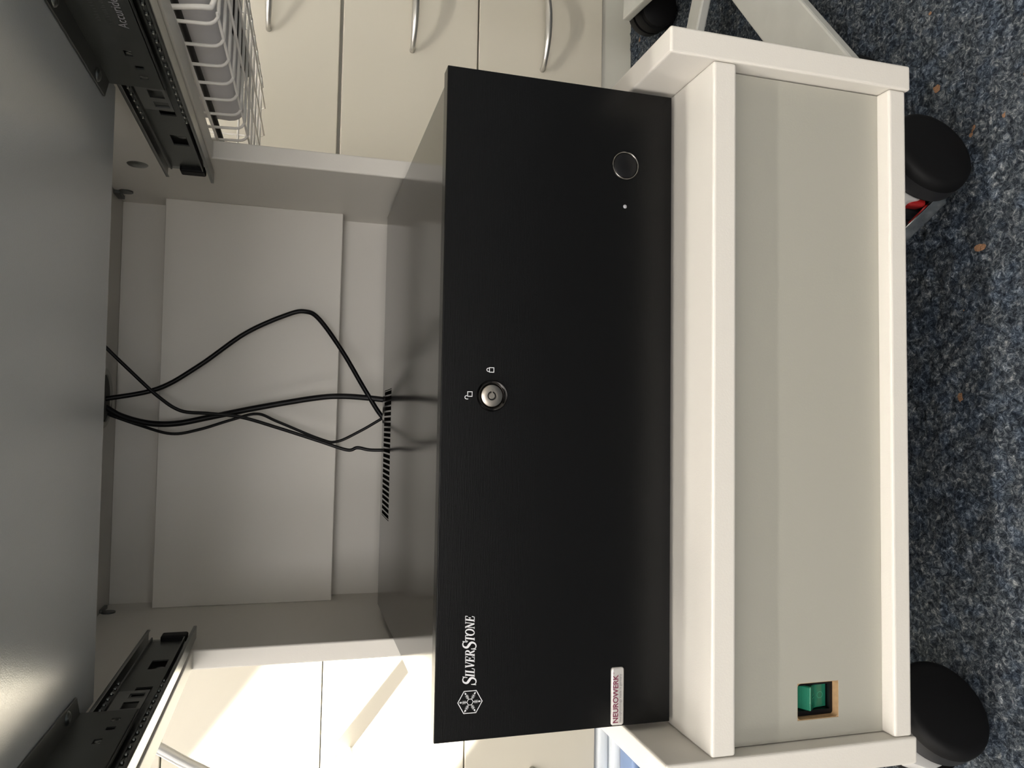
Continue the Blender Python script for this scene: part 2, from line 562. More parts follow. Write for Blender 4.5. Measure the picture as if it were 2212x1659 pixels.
# ------------------------------------------------------------------ drawer cabinets behind
YC = 0.643
HANDLE = None
def handle_mesh():
    b = B()
    pts = []
    for k in range(25):
        t = k / 24
        pts.append((-.068 + .136 * t, YC - .006 - .026 * math.sin(PI * t) ** .7, 0))
    # flat bow: a bar of rectangular section following the bow
    for i in range(24):
        pass
    Wd = [.0035 + .0022 * math.sin(PI * k / 24) for k in range(25)]
    tube(b, pts, Wd, 10)
    cyl(b, (-.066, YC - .008, 0), (-.066, YC, 0), .004, 10)
    cyl(b, (.066, YC - .008, 0), (.066, YC, 0), .004, 10)
    return b
def cabinet(x0, x1, label, gaps, plinth_y):
    c = thing('drawer_cabinet', label, 'cabinet', ((x0 + x1) / 2, YC + .26, FZ))
    b = B(); box(b, x0, x1, YC + .018, YB - .01, -.208, 1.02); obj('carcass', b, 'cab_in', c)
    b = B(); box(b, x0, x1, plinth_y, YB - .012, FZ, -.2082); obj('plinth', b, 'cab_in' if plinth_y < YC + .03 else 'cab_in', c)
    rows = [-.208, -.0005, .2075, .4155, .6235, .8315, 1.02]
    ds = []
    for i in range(6):
        z0, z1 = rows[i] + (gaps[i] / 2 if i else 0), rows[i + 1] - gaps[i + 1] / 2
        b = B(); box(b, x0 + .002, x1 - .002, YC, YC + .018, z0, z1, .0012, 1)
        d = obj('drawer', b, 'cab', c)
        hz = (rows[i] + rows[i + 1]) / 2
        b = handle_mesh()
        bmesh.ops.translate(b, verts=b.verts[:], vec=((x0 + x1) / 2, 0, hz - .001))
        obj('handle', b, 'handle', d, smooth=True, label='satin bow handle')
        ds.append(d)
    return c, ds
cabL, dsL = cabinet(-1.21, .02, 'cream drawer cabinet in the sunlight left of the trolley', [0, .0018, .0018, .002, .002, .002, 0], YC + .12)
cabR, dsR = cabinet(.022, 1.225, 'cream drawer cabinet with bow handles beyond the wire basket', [0, .0022, .0045, .002, .002, .002, 0], YC + .004)
# hand-written paper label on a left drawer
def paper_mat():
    m = mat('thin_white_paper', (0.78, 0.78, 0.80), 0.8)
    nt = m.node_tree
    t = nt.nodes.new('ShaderNodeBsdfTranslucent')
    t.inputs['Color'].default_value = (0.85, 0.85, 0.85, 1)
    mx = nt.nodes.new('ShaderNodeMixShader')
    mx.inputs[0].default_value = 0.45
    nt.links.new(nt.nodes['Principled BSDF'].outputs[0], mx.inputs[1])
    nt.links.new(t.outputs[0], mx.inputs[2])
    nt.links.new(mx.outputs[0], nt.nodes['Material Output'].inputs[0])
    return m
M['tab_paper'] = paper_mat()
def label():
    # a stiff paper tab in a thin rail, standing out from the drawer front
    b = B()
    box(b, -.4712, -.4708, YC - .105, YC, .1650, .1930)
    t = bmesh.new()
    box(t, -.4722, -.4698, YC - .105, YC, .1635, .1662)
    for fc in t.faces: fc.material_index = 2
    merge(b, t)
    t = bmesh.new()
    f2 = lambda a, c: (-.4706, YC - a, c)
    ribbon(t, [(.020, .187), (.030, .188)], .0005, f2)
    ribbon(t, [(.025, .188), (.0255, .177)], .0005, f2)
    ribbon(t, [(.034 + .0035 * math.cos(k / 10 * 2 * PI), .1745 + .0035 * math.sin(k / 10 * 2 * PI)) for k in range(10)], .0005, f2, True)
    for fc in t.faces: fc.material_index = 1
    merge(b, t)
    obj('label_tab', b, 'tab_paper', dsL[1], mats=['badge_ink2', 'frame'], label='white paper tab with handwriting standing out from the drawer')
label()

# packages under the left cabinet
def pack(z0, z1, y0, m, lab, x0=-.66, x1=-.455, bulge=.003, y1=None):
    b = B()
    y1 = y1 or YC + .10
    t = bmesh.new()
    box(t, x0, x1, y0, y1, z0, z1, min(.008, (z1 - z0) * .35), 3)
    bmesh.ops.subdivide_edges(t, edges=t.edges[:], cuts=2, use_grid_fill=True)
    for v in t.verts:
        n = noise.noise_vector(v.co * 22)
        v.co += Vector((n.x, n.y, n.z * .25)) * bulge
    merge(b, t)
    tag(obj('wrapped_package', b, m, smooth=True), lab, 'package', 'packages under the drawers')
pack(-.233, -.212, YC + .002, 'film_w', 'upper white film-wrapped package under the sunlit drawers')
pack(-.2575, -.2345, YC - .006, 'film_w', 'lower white film-wrapped package resting on the carpet', x0=-.68, x1=-.475)
pack(-.2575, -.2440, YC - .060, 'film_b', 'flat blue film-wrapped package in front of the white ones', x0=-.70, x1=-.500, bulge=.0015, y1=YC - .012)

# ------------------------------------------------------------------ star base at the right
def castor_small(root, c, ax, r):
    c, ax = Vector(c), Vector(ax).normalized()
    b = B()
    lathe(b, [(0, .027), (r * .75, .027), (r * .86, .0255), (r * .88, .020), (r * .94, .020), (r, .017), (r, .003), (0, .003)], c, ax, 32)
    w = obj('castor', b, 'black_mat', root, smooth=True, auto=35)
    b = B()
    lathe(b, [(0, .027), (r * .75, .027), (r * .86, .0255), (r * .88, .020), (r * .94, .020), (r, .017), (r, .003), (0, .003)], c, -ax, 32)
    obj('wheel', b, 'black_mat', w, smooth=True, auto=35)
    b = B(); cyl(b, c + Vector((0, 0, .002)), c + Vector((0, 0, r + .012)), .007, 14)
    obj('stem', b, 'steel', w, smooth=True, auto=35)
def star_base():
    hub = Vector((.578, .292, 0))
    r = thing('chair_star_base', 'grey flat steel chair base on black castors right of the trolley', 'chair base', (hub.x, hub.y, FZ))
    b = B(); lathe(b, [(0, -.225), (.045, -.225), (.05, -.215), (.05, -.175), (.03, -.168), (.025, -.06), (.02, -.055), (.02, .14), (0, .14)], hub, (0, 0, 1), 28)
    obj('column', b, 'base_grey', r, smooth=True, auto=35)
    legs = [((.300, .088), .057, -.199, -.213, .0), ((.395, .392), .030, -.200, -.205, .0), ((.601, .505), .040, -.185, -.183, 0), ((.86, .36), .05, -.198, -.20, 0), ((.67, .03), .05, -.198, -.20, 0)]
    for (e, w, za, zb, _) in legs:
        e = Vector((e[0], e[1], 0))
        d = (e - hub).normalized()
        n = Vector((-d.y, d.x, 0)) * w / 2
        b = B()
        vs = []
        for p, z in ((hub, za), (e, zb)):
            for s, dz in ((1, 0), (1, -.012), (-1, -.012), (-1, 0)):
                vs.append(b.verts.new((p.x + n.x * s, p.y + n.y * s, z + dz)))
        b.faces.new(vs[0:4][::-1]); b.faces.new(vs[4:8])
        for k in range(4):
            b.faces.new((vs[k], vs[(k + 1) % 4], vs[4 + (k + 1) % 4], vs[4 + k]))
        bevel(b, .0022, 2)
        obj('leg', b, 'base_grey', r)
        tip = e
        cr = .0305
        ax = Vector((-.25, -1, 0)) if w == .04 else Vector((d.y, -d.x, 0))
        castor_small(r, (tip.x, tip.y, FZ + cr), ax, cr)
star_base()

# ------------------------------------------------------------------ trolley
XR, XL, ST = .2347, -.2142, .0178
TR = thing('computer_trolley', 'white laminate computer trolley with open middle bay on black castors', 'trolley', (.0102, .2, FZ))
prof = [(-.0530, -.159), (-.0530, .0292), (.2585, .0292), (.2585, .337), (-.075, .337), (-.075, .4485), (.474, .4485), (.474, -.159)]
for (x0, x1) in ((XR, XR + ST), (XL - ST, XL)):
    b = B(); prism(b, prof, 'x', x0, x1, .0016, 3)
    obj('side_panel', b, 'laminate', TR, label='C-shaped white side panel')
b = B(); box(b, XL + .0002, XR - .0002, -.0515, .452, -.0200, -.0030, .0018, 3); obj('shelf_board', b, 'laminate', TR)
b = B(); box(b, XL + .0002, XR - .0002, -.0515, .452, -.1560, -.1418, .0018, 3); obj('base_board', b, 'laminate', TR)
# grey front panel with the switch cut-out
SW = (-.2011, -.1767, -.1062, -.0737)
YP = -.0402
b = B(); plate(b, 'y', YP, YP + .012, XL + .0006, XR - .0012, -.1416, -.0202, [SW])
fp = obj('front_panel', b, 'grey_lam', TR, label='grey recessed front panel with a switch cut-out')
# raw board edge lining the cut-out, rounded corners
b = B()
def lined(b, inner, outer, y0, y1):
    n = len(inner)
    a = [b.verts.new((p[0], y0, p[1])) for p in outer]; c = [b.verts.new((p[0], y0, p[1])) for p in inner]
    d = [b.verts.new((p[0], y1, p[1])) for p in inner]; e = [b.verts.new((p[0], y1, p[1])) for p in outer]
    for i in range(n):
        j = (i + 1) % n
        b.faces.new((a[i], a[j], c[j], c[i])); b.faces.new((c[i], c[j], d[j], d[i])); b.faces.new((d[i], d[j], e[j], e[i])); b.faces.new((e[i], e[j], a[j], a[i]))
rr = round_rect(SW[0] + .0004, SW[1] - .0004, SW[2] + .0004, SW[3] - .0004, .0024, 4)
n4 = len(rr) // 4
sq = []
for ci, (cx_, cz_) in enumerate(((SW[1], SW[3]), (SW[0], SW[3]), (SW[0], SW[2]), (SW[1], SW[2]))):
    sq += [(cx_, cz_)] * n4
lined(b, rr, sq, YP + .0004, YP + .0115)
bmesh.ops.remove_doubles(b, verts=b.verts[:], dist=1e-6)
obj('cutout_edge', b, 'mdf', fp, label='raw brown fibreboard edge of the cut-out')
# rocker switch
cxs, czs = (SW[0] + SW[1]) / 2, (SW[2] + SW[3]) / 2
b = B()
plate(b, 'y', YP + .0058, YP + .030, SW[0] + .0006, SW[1] - .0006, SW[2] + .0006, SW[3] - .0006, [(cxs - .0084, cxs + .0084, czs - .0136, czs + .0136)])
box(b, cxs - .0085, cxs + .0085, YP + .028, YP + .030, czs - .0137, czs + .0137)
sw = obj('power_switch', b, 'black_pl', TR, label='black switch housing')
b = B()
# the rocker: short ribbed upper facet, ridge, long lower facet with the symbols
yr = YP + .0072
pr = [(yr + .0040, czs + .0092), (yr - .0042, czs + .0040), (yr - .0038, czs + .0030), (yr + .0010, czs - .0030), (yr + .0022, czs - .0132), (yr + .016, czs - .0132), (yr + .016, czs + .0092)]
prism(b, pr, 'x', cxs - .0081, cxs + .0081, .0004, 1)
rk = obj('rocker', b, 'green', sw, label='green translucent rocker')
# ribs and symbols share the rocker's plane
b = B()
for k in range(18):
    t0 = (k + .35) / 18; t1 = (k + .8) / 18
    p = lambda t: (yr + .0040 - .0082 * t - .0004, czs + .0092 - .0052 * t + .0003)
    a0, a1 = p(t0), p(t1)
    f = [b.verts.new((cxs - .0074, a0[0], a0[1])), b.verts.new((cxs + .0074, a0[0], a0[1])), b.verts.new((cxs + .0074, a1[0], a1[1])), b.verts.new((cxs - .0074, a1[0], a1[1]))]
    b.faces.new(f)
o_ = obj('rocker_ribs', b, 'green_lt', sw)
b = B()
fl = lambda a, c: (cxs + a, yr + .0010 + .0012 * ((-.0020 - c) / .0112) - .0002, czs + c)
ribbon(b, [(.0003 + .0021 * math.cos(2 * PI * k / 20), -.0078 + .0024 * math.sin(2 * PI * k / 20)) for k in range(20)], .00016, fl, True)
fu = lambda a, c: (cxs + a, yr - .0038 + .0048 * ((.0030 - c) / .0060) - .0004, czs + c)
ribbon(b, [(-.0004, .0010), (.0002, -.0020)], .0002, fu)
obj('switch_symbols', b, 'green_lt', sw, label='pale I and O marks')

# back of the bay
def slab(b, yr_, yl_, th, z0, z1, xa=XL, xb=XR):
    vs = [b.verts.new(p) for p in ((xa, yl_, z0), (xb, yr_, z0), (xb, yr_ + th, z0), (xa, yl_ + th, z0), (xa, yl_, z1), (xb, yr_, z1), (xb, yr_ + th, z1), (xa, yl_ + th, z1))]
    for f in ((0, 1, 2, 3), (4, 5, 6, 7), (0, 1, 5, 4), (1, 2, 6, 5), (2, 3, 7, 6), (3, 0, 4, 7)):
        b.faces.new([vs[i] for i in f])
    return b
b = B(); slab(b, .442, .460, .008, -.0028, .4483); obj('back_panel', b, 'laminate', TR)
b = B(); slab(b, .4100, .4290, .016, .2088, .3995); bevel(b, .0008, 1); obj('service_panel', b, 'laminate', TR, label='raised white board across the back')
b = B(); box(b, XL - .032, XR + .032, -.080, .485, .4487, .4740, .002, 2); obj('worktop', b, 'laminate', TR)
b = B(); lathe(b, [(.0245, -.0004), (.0305, -.0004), (.0315, -.0018), (.0300, -.0028), (.0250, -.0028), (.0245, -.0004)], (.013, .392, .4486), (0, 0, 1), 36)
obj('cable_grommet', b, 'grey_lam', TR, smooth=True, auto=40)
b = B(); lathe(b, [(0, -.0012), (.0248, -.0012), (.0248, -.0002), (0, -.0002)], (.013, .392, .4486), (0, 0, 1), 32)  # grey disc painted as the shade of the open hole
obj('cable_hole_shade', b, 'grey_dark', TR)
# screw cover caps and corner brackets
for (x, y, z, sx) in ((XR, .2991, .4074, -1),):
    b = B(); lathe(b, [(0, .0012), (.004, .0014), (.0085, .0010), (.0095, 0)], (x, y, z), (sx, 0, 0), 24); obj('screw_cap', b, 'steel', TR, smooth=True)
for (x, y, z, s) in ((XR, .405, .4385, -1), (XL, .426, .4420, 1)):
    b = B(); box(b, min(x, x + s * .004), max(x, x + s * .004), y - .010, y + .012, z + .003, .4484, .0005, 1)
    cyl(b, (x, y - .008, z - .002), (x + s * .0015, y - .008, z - .002), .0070, 18)
    obj('corner_bracket', b, 'steel_dk', TR)

# drawer slides: fixed channel + middle member stay with the trolley
def slide(s):
    X = (lambda d: XR - d) if s > 0 else (lambda d: XL + d)
    def bx(b, d0, d1, y0, y1, z0, z1, bv=0):
        return box(b, min(X(d0), X(d1)), max(X(d0), X(d1)), y0, y1, z0, z1, bv, 2)
    Y0 = -.135
    b = B()
    bx(b, .0002, .0016, Y0, .295, .3390, .3800)
    bx(b, .0002, .0122, Y0, .297, .3385, .3402, .0007)
    bx(b, .0112, .0122, Y0, .297, .3385, .3414, .0004)
    bx(b, .0002, .0122, Y0, .290, .3788, .3805, .0007)
    bx(b, .0112, .0122, Y0, .290, .3776, .3805, .0004)
    ch = obj('drawer_slide', b, 'steel', TR, label='zinc-plated telescopic slide')
    # middle member with punched windows
    b = B()
    xm0, xm1 = X(.0052), X(.0064)
    plate(b, 'x', min(xm0, xm1), max(xm0, xm1), Y0, .272, .3462, .3725, [(.126, .146, .3510, .3625), (.189, .213, .3500, .3625), (-.02, .004, .351, .362)])
    bx(b, .0052, .0098, Y0, .272, .3450, .3462)
    bx(b, .0052, .0098, Y0, .272, .3725, .3737)
    obj('middle_rail', b, 'steel_dk', ch)
    for (y, z) in ((.200, .3545),):
        b = B(); lathe(b, [(0, .0024), (.003, .0022), (.0046, .0008), (.0048, 0)], (X(.0016), y, z), (-s, 0, 0), 18)
        obj('screw', b, 'steel', ch, smooth=True)
    b = B(); bx(b, .0045, .0108, .270, .284, .3440, .3660, .0015)
    obj('end_stop', b, 'black_mat', ch, label='black plastic end stop')
    # bearing balls in their cage
    b = B()
    for z in (.3437, .3748):
        bx(b, .0086, .0092, Y0, .150, z - .0012, z + .0012)
        for k in range(26):
            y = Y0 + .006 + k * .011
            t = bmesh.new(); bmesh.ops.create_icosphere(t, subdivisions=1, radius=.0014)
            bmesh.ops.translate(t, verts=t.verts[:], vec=(X(.0100), y, z)); merge(b, t)
    o = obj('ball_cage', b, 'steel', ch)
    return ch
slide(1); slide(-1)

# castors
def castor(c, a, brake, label_):
    """c: centre of the outer wheel's front face, a: yaw of the axle"""
    R_, w = .0365, .021
    n = Vector((math.sin(a), -math.cos(a), 0))
    t = Vector((math.cos(a), math.sin(a), 0))
    F = Vector(c)
    mid = F - n * (w + .0065)
    b = B()
    # chrome fork between the wheels, rising to the plate under the base board
    pr_ = [(-.012, -.014), (-.034, .006), (-.037, .020), (-.030, .036), (-.014, .044), (.014, .046), (.024, .036), (.022, .010), (.010, -.014)]
    A_ = [b.verts.new(mid + t * p[0] + Vector((0, 0, p[1])) + n * .0052) for p in pr_]
    B_ = [b.verts.new(mid + t * p[0] + Vector((0, 0, p[1])) - n * .0052) for p in pr_]
    b.faces.new(A_); b.faces.new(B_[::-1])
    for i in range(len(pr_)):
        j = (i + 1) % len(pr_)
        b.faces.new((A_[i], B_[i], B_[j], A_[j]))
    bevel(b, .0018, 2)
    top = -.1592
    st_ = mid + t * .004
    cyl(b, (st_.x, st_.y, mid.z + .040), (st_.x, st_.y, top + .0005), .0095, 18)
    box(b, st_.x - .021, st_.x + .021, st_.y - .021, st_.y + .021, top, top + .0030, .0006, 1)
    k = obj('castor', b, 'castor_metal', TR, smooth=True, auto=35, label=label_)
    prof_ = [(0, 0), (R_ * .80, -.0002), (R_ * .90, -.0010), (R_ * .955, -.0028), (R_ * .985, -.0052), (R_, -.0085), (R_, -w), (0, -w)]
    for sgn in (1, -1):
        o_ = F if sgn > 0 else F - n * (2 * w + .013)
        b = B(); lathe(b, prof_, o_, n * sgn, 48)
        obj('wheel', b, 'black_mat', k, smooth=True, auto=50)
        b = B(); lathe(b, [(R_ + .0001, -.0095), (R_ + .0001, -w + .0006)], o_, n * sgn, 48)
        obj('tread', b, 'rubber', k, smooth=True)
    if brake:
        b = B()
        A0, A1 = Vector((.1800, -.002, -.2380)), Vector((.1345, .007, -.1920))
        d = (A1 - A0).normalized(); N_ = Vector((-.45, -.62, .25)); N_ = (N_ - d * N_.dot(d)).normalized(); wv = d.cross(N_) * .0052; tv = N_ * .002
        vs = [b.verts.new(p + wv * i + tv * j) for p in (A0, A1) for i in (-1, 1) for j in (-1, 1)]
        for f in ((0, 1, 3, 2), (4, 6, 7, 5), (0, 4, 5, 1), (2, 3, 7, 6), (0, 2, 6, 4), (1, 5, 7, 3)):
            b.faces.new([vs[i] for i in f])
        bevel(b, .0009, 2)
        obj('brake_lever', b, 'chrome', k, label='chrome brake lever')
        b = B(); box(b, .1720, .1895, .001, .014, -.2255, -.2075, .003, 3)
        obj('brake_shoe', b, 'red', k, label='red brake shoe')
castor((.2165, -.0105, FZ + .0365), .345, True, 'chrome castor with a red brake')
castor((-.2125, -.0145, FZ + .0365), .66, False, 'chrome twin-wheel castor')
castor((.215, .375, FZ + .0365), .5, False, 'rear twin-wheel castor')
castor((-.195, .375, FZ + .0365), .5, False, 'rear twin-wheel castor')

# ------------------------------------------------------------------ pull-out keyboard tray
KT = thing('keyboard_tray', 'grey pull-out keyboard tray seen from below, hung on metal brackets', 'tray', (.0102, -.01, .382))
b = B()
vs = [(-.2065, -.130), (.2270, -.130), (.2270, .0985), (-.2065, .1155)]
prism(b, vs, 'z', .3842, .4020, .0008, 1)
obj('tray_board', b, 'tray', KT)
for s in (1, -1):
    X = (lambda d: XR - d) if s > 0 else (lambda d: XL + d)
    def bx(b, d0, d1, y0, y1, z0, z1, bv=0):
        return box(b, min(X(d0), X(d1)), max(X(d0), X(d1)), y0, y1, z0, z1, bv, 2)
    b = B()
    x0, x1 = sorted((X(.0138), X(.0150)))
    plate(b, 'x', x0, x1, -.150, .0755, .3482, .3838, [(.0215, .0290, .3595, .3640), (.0420, .0470, .3560, .3612), (.0560, .0610, .3560, .3612)])
    # flange under the tray with a slanted end
    pf_ = [(X(.0140), -.150), (X(.0310), -.150), (X(.0290), .064), (X(.0140), .074)]
    prism(b, pf_, 'z', .3826, .3840, .0003, 1)
    bx(b, .0126, .0150, -.150, .0755, .3476, .3488)
    br = obj('bracket', b, 'steel_dk', KT, label='dull zinc angle bracket')
    for y in (-.048, .043):
        b = B(); lathe(b, [(0, .0008), (.0012, .0016), (.0030, .0018), (.0042, .0008), (.0044, 0)], (X(.0235), y, .3827), (0, 0, -1), 18)
        obj('screw', b, 'steel', br, smooth=True)
    for y in (.0253, .0585):
        b = B(); lathe(b, [(.0010, .0006), (.0022, .0014), (.0030, .0010), (.0030, 0)], (X(.0136), y, .3588 if y > .05 else .3605), (-s, 0, 0), 14)
        obj('rivet', b, 'steel', br, smooth=True)
    b = B()
    x0, x1 = sorted((X(.0108), X(.0120)))
    plate(b, 'x', x0, x1, -.150, .122, .3490, .3695, [(.086, .099, .3520, .3620), (.106, .116, .3510, .3610)])
    obj('inner_rail', b, 'steel', KT)
    if s > 0:
        fmap = lambda a, c: (XR - .01515, -.0420 + (.033 - a), .3535 + c)
        # stamped maker's script and two lines of small stamped text: too faint to read
        t = text_mesh('Accuride', .0075, lambda a, c: (XR - .01515, -.0085 - a, .3545 + c), bold=.0, width=.033)
        obj('stamp', t, 'led', br, label='faint stamped lettering')
        b = B()
        random.seed(3)
        for row, (ya, yb) in ((.3625, (-.042, -.012)), (.3680, (-.036, -.014))):
            y = ya
            while y < yb:
                h = random.uniform(.0012, .0026)
                ribbon(b, [(y, row), (y + .0008, row + h)], .00025, lambda a, c: (XR - .01515, a, c))
                y += random.uniform(.0016, .0034)
        obj('stamp', b, 'steel', br)

# ------------------------------------------------------------------ desktop computer
PC = thing('desktop_computer', 'black horizontal desktop computer with lockable front on the trolley shelf', 'computer', (.0107, 0, 0), .0052, local=True)
H, D = .1642, .357
b = B(); box(b, -.2200, .2200, 0, .0125, 0, H, .0006, 2)
box(b, -.2175, .2175, .0120, .0160, .002, H - .0025)
fpan = obj('front_panel', b, 'brushed', PC, label='black brushed aluminium front')
# body: sides, bottom, back as one shell, top cover with slots
VX0, VX1, VY0, VY1 = -.1135, .0170, .2790, .3400
b = B()
box(b, -.2120, .2120, .0160, D, .0015, .1440)
body = obj('case_body', b, 'case', PC)
ns = 24
pitch = (VX1 - VX0) / ns
b = B()
plate(b, 'z', H - .0022, H - .0010, -.2125, .2125, .0161, D + .001, [(VX0, VX1, VY0, VY1)])
box(b, -.2125, -.2113, .0161, D + .001, .0020, H - .0015)
box(b, .2113, .2125, .0161, D + .001, .0020, H - .0015)
box(b, -.2113, .2113, D - .0001, D + .001, .0020, H - .0022)
top = obj('top_cover', b, 'case', PC)
for k in range(ns + 1):
    x = VX0 + k * pitch
    b = B(); box(b, x - .00085, x + .00085, VY0 - .0005, VY1 + .0005, H - .0023, H - .0010)
    obj('vent_slat', b, 'case', top)
b = B(); box(b, VX0 - .003, VX1 + .003, VY0 - .003, VY1 + .003, .1441, .1450); obj('vent_shade', b, 'void', top)  # black sheet painted as the shade inside the case
for x in (-.18, .18):
    for y in (.05, .31):
        b = B(); cyl(b, (x, y, -.0030), (x, y, .0016), .014, 20); obj('foot', b, 'rubber', PC)
# power button in a dark chrome ring
bx_, bz_ = .1659, .0360
b = B(); lathe(b, [(.0102, .0004), (.0102, -.0006), (.0096, -.0011), (.0090, -.0007), (.0088, .0006), (.0102, .0004)], (bx_, 0, bz_), (0, 1, 0), 44)
obj('button_ring', b, 'gunmetal', PC, smooth=True, auto=60, label='thin dark chrome ring')
b = B(); lathe(b, [(0, -.0004), (.0080, -.0005), (.0087, -.0002), (.0088, .0008)], (bx_, 0, bz_), (0, 1, 0), 44)
obj('power_button', b, 'black_pl', PC, smooth=True, auto=60)
b = B(); lathe(b, [(0, -.0007), (.0010, -.0006), (.0014, -.0001), (.0014, .0002)], (.1366, 0, .0361), (0, 1, 0), 20)
obj('indicator_light', b, 'led', PC, smooth=True, label='tiny pale indicator lens')
# cylinder lock
lx, lz = .0009, .1303
b = B(); lathe(b, [(.0104, .0001), (.0102, -.0022), (.0097, -.0028), (.0091, -.0026), (.0076, -.0006), (.0074, .0002)], (lx, 0, lz), (0, 1, 0), 44)
obj('lock_collar', b, 'collar', PC, smooth=True, auto=60, label='dark polished lock collar')
b = B(); lathe(b, [(.0031, -.0002), (.0031, -.0010), (.0068, -.0010), (.0072, -.0008), (.0074, -.0002), (.0075, .0002)], (lx, 0, lz), (0, 1, 0), 44)
lathe(b, [(0, -.0010), (.0018, -.0010), (.0020, -.0008), (.0020, -.0001), (.0031, -.0001)], (lx, 0, lz), (0, 1, 0), 28)
box(b, lx + .0016, lx + .0040, -.0014, -.0004, lz - .0005, lz + .0005, .0002, 1)
lk = obj('lock', b, 'nickel', PC, smooth=True, auto=35, label='round satin nickel key lock')
b = B(); lathe(b, [(.0021, -.0003), (.0030, -.0003)], (lx, 0, lz), (0, 1, 0), 28)
obj('key_slot', b, 'void', lk)
FQ = lambda x, z: (lambda a, c: (x + a, -.00022, z + c))
def padlock(x, z, open_):
    b = B()
    f = FQ(x, z)
    s = .0015
    ribbon(b, [(-s, -s), (s, -s), (s, s), (-s, s)], .00024, f, True)
    dx = s * 1.6 if False else 0
    arc = [((0 if not open_ else -.0022) + .0011 * math.cos(PI - PI * k / 10), s + .0006 + .0012 * math.sin(PI * k / 10)) for k in range(11)]
    if not open_:
        arc = [(arc[0][0], s)] + arc + [(arc[-1][0], s)]
    else:
        arc = [(arc[0][0], s - .0004)] + arc + [(arc[-1][0], s)]
    ribbon(b, arc, .00024, f)
    obj('lock_symbol', b, 'print', PC, label='open padlock symbol' if open_ else 'closed padlock symbol')
padlock(.0180, .1307, False)
padlock(.0017, .1451, True)
# snowflake emblem
b = B()
f = FQ(-.1956, .1412)
Rh = .0080
ribbon(b, [(Rh * math.cos(PI / 6 + k * PI / 3 + PI / 3 * 0), Rh * math.sin(PI / 6 + k * PI / 3)) for k in range(6)], .00024, f, True)
ribbon(b, [(.0021 * math.cos(PI / 6 + k * PI / 3), .0021 * math.sin(PI / 6 + k * PI / 3)) for k in range(6)], .00018, f, True)
for k in range(6):
    a = PI / 6 + k * PI / 3
    ca, sa = math.cos(a), math.sin(a)
    R2 = lambda u, v: (u * ca - v * sa, u * sa + v * ca)
    ribbon(b, [R2(.0021, 0), R2(.0060, 0)], .00014, f)
    for u in (.0026, .0034, .0042):
        for sg in (1, -1):
            ribbon(b, [R2(u, 0), R2(u + .0007, sg * .0010)], .0001, f)
    q = [R2(.0073, 0), R2(.0056, .0007), R2(.0058, 0), R2(.0056, -.0007)]
    b.faces.new([b.verts.new(f(*p)) for p in q])
obj('emblem', b, 'print', PC, label='white snowflake in a hexagon')
# the maker's name in slanted small capitals with serifs
def glyph(ch):
    T, t = .105, .042
    def stem(x): return [([(x, 0), (x, 1)], T), ([(x - .17, .0), (x + .17, .0)], t), ([(x - .17, 1), (x + .17, 1)], t)]
    if ch == 'I': return stem(.2), .44
    if ch == 'L': return stem(.2) + [([(.2, .0), (.62, .0)], t), ([(.60, -.03), (.66, .30)], t)], .72
    if ch == 'T': return [([(.36, 0), (.36, 1)], T), ([(.18, 0), (.54, 0)], t), ([(0, 1), (.72, 1)], t), ([(.02, 1.02), (-.02, .72)], t), ([(.70, 1.02), (.70, .72)], t)], .76
    if ch == 'V': return [([(.10, 1), (.38, .02)], T), ([(.38, .0), (.66, 1)], t), ([(-.06, 1), (.28, 1)], t), ([(.52, 1), (.80, 1)], t)], .74
    if ch == 'E': return stem(.2) + [([(.2, 1), (.66, 1)], t), ([(.2, 0), (.66, 0)], t), ([(.2, .52), (.50, .52)], t), ([(.65, 1.02), (.63, .74)], t), ([(.65, -.02), (.70, .28)], t), ([(.50, .38), (.50, .66)], t)], .76
    if ch == 'R':
        bow = [(.2, 1)] + [(.44 + .20 * math.sin(PI * k / 8), .76 + .24 * math.cos(PI * k / 8)) for k in range(9)] + [(.2, .52)]
        ws = [t] * 2 + [t + (T - t) * math.sin(PI * k / 8) for k in range(1, 8)] + [t] * 2
        return stem(.2) + [(bow, ws), ([(.40, .50), (.74, .0)], T), ([(.66, 0), (.84, 0)], t)], .84
    if ch == 'N': return [([(.16, 0), (.16, 1)], t), ([(.12, 1), (.70, 0)], T), ([(.70, 0), (.70, 1)], t), ([(.02, 0), (.30, 0)], t), ([(-.02, 1), (.20, 1)], t), ([(.56, 1), (.84, 1)], t)], .90
    if ch == 'O':
        n = 22
        return [([(.42 + .36 * math.cos(2 * PI * k / n), .5 + .50 * math.sin(2 * PI * k / n)) for k in range(n)] + [(.78, .5)], [t + (T - t) * abs(math.cos(2 * PI * k / n)) for k in range(n + 1)])], .90
    if ch == 'S':
        P = [(.60, .76), (.57, .93), (.40, 1.0), (.20, .95), (.12, .78), (.18, .64), (.36, .53), (.54, .42), (.62, .27), (.54, .07), (.34, -.01), (.14, .06), (.08, .24)]
        pts = [(p.x, p.y) for p in spline([(x, y, 0) for x, y in P], 3)]
        n = len(pts) - 1
        ws = [t * .8 + (T * 1.1 - t * .8) * math.exp(-((k / n - .5) / .24) ** 2) for k in range(n + 1)]
        return [(pts, ws), ([(.60, .66), (.62, 1.02)], t * .8), ([(.06, .36), (.06, -.02)], t * .8)], .72
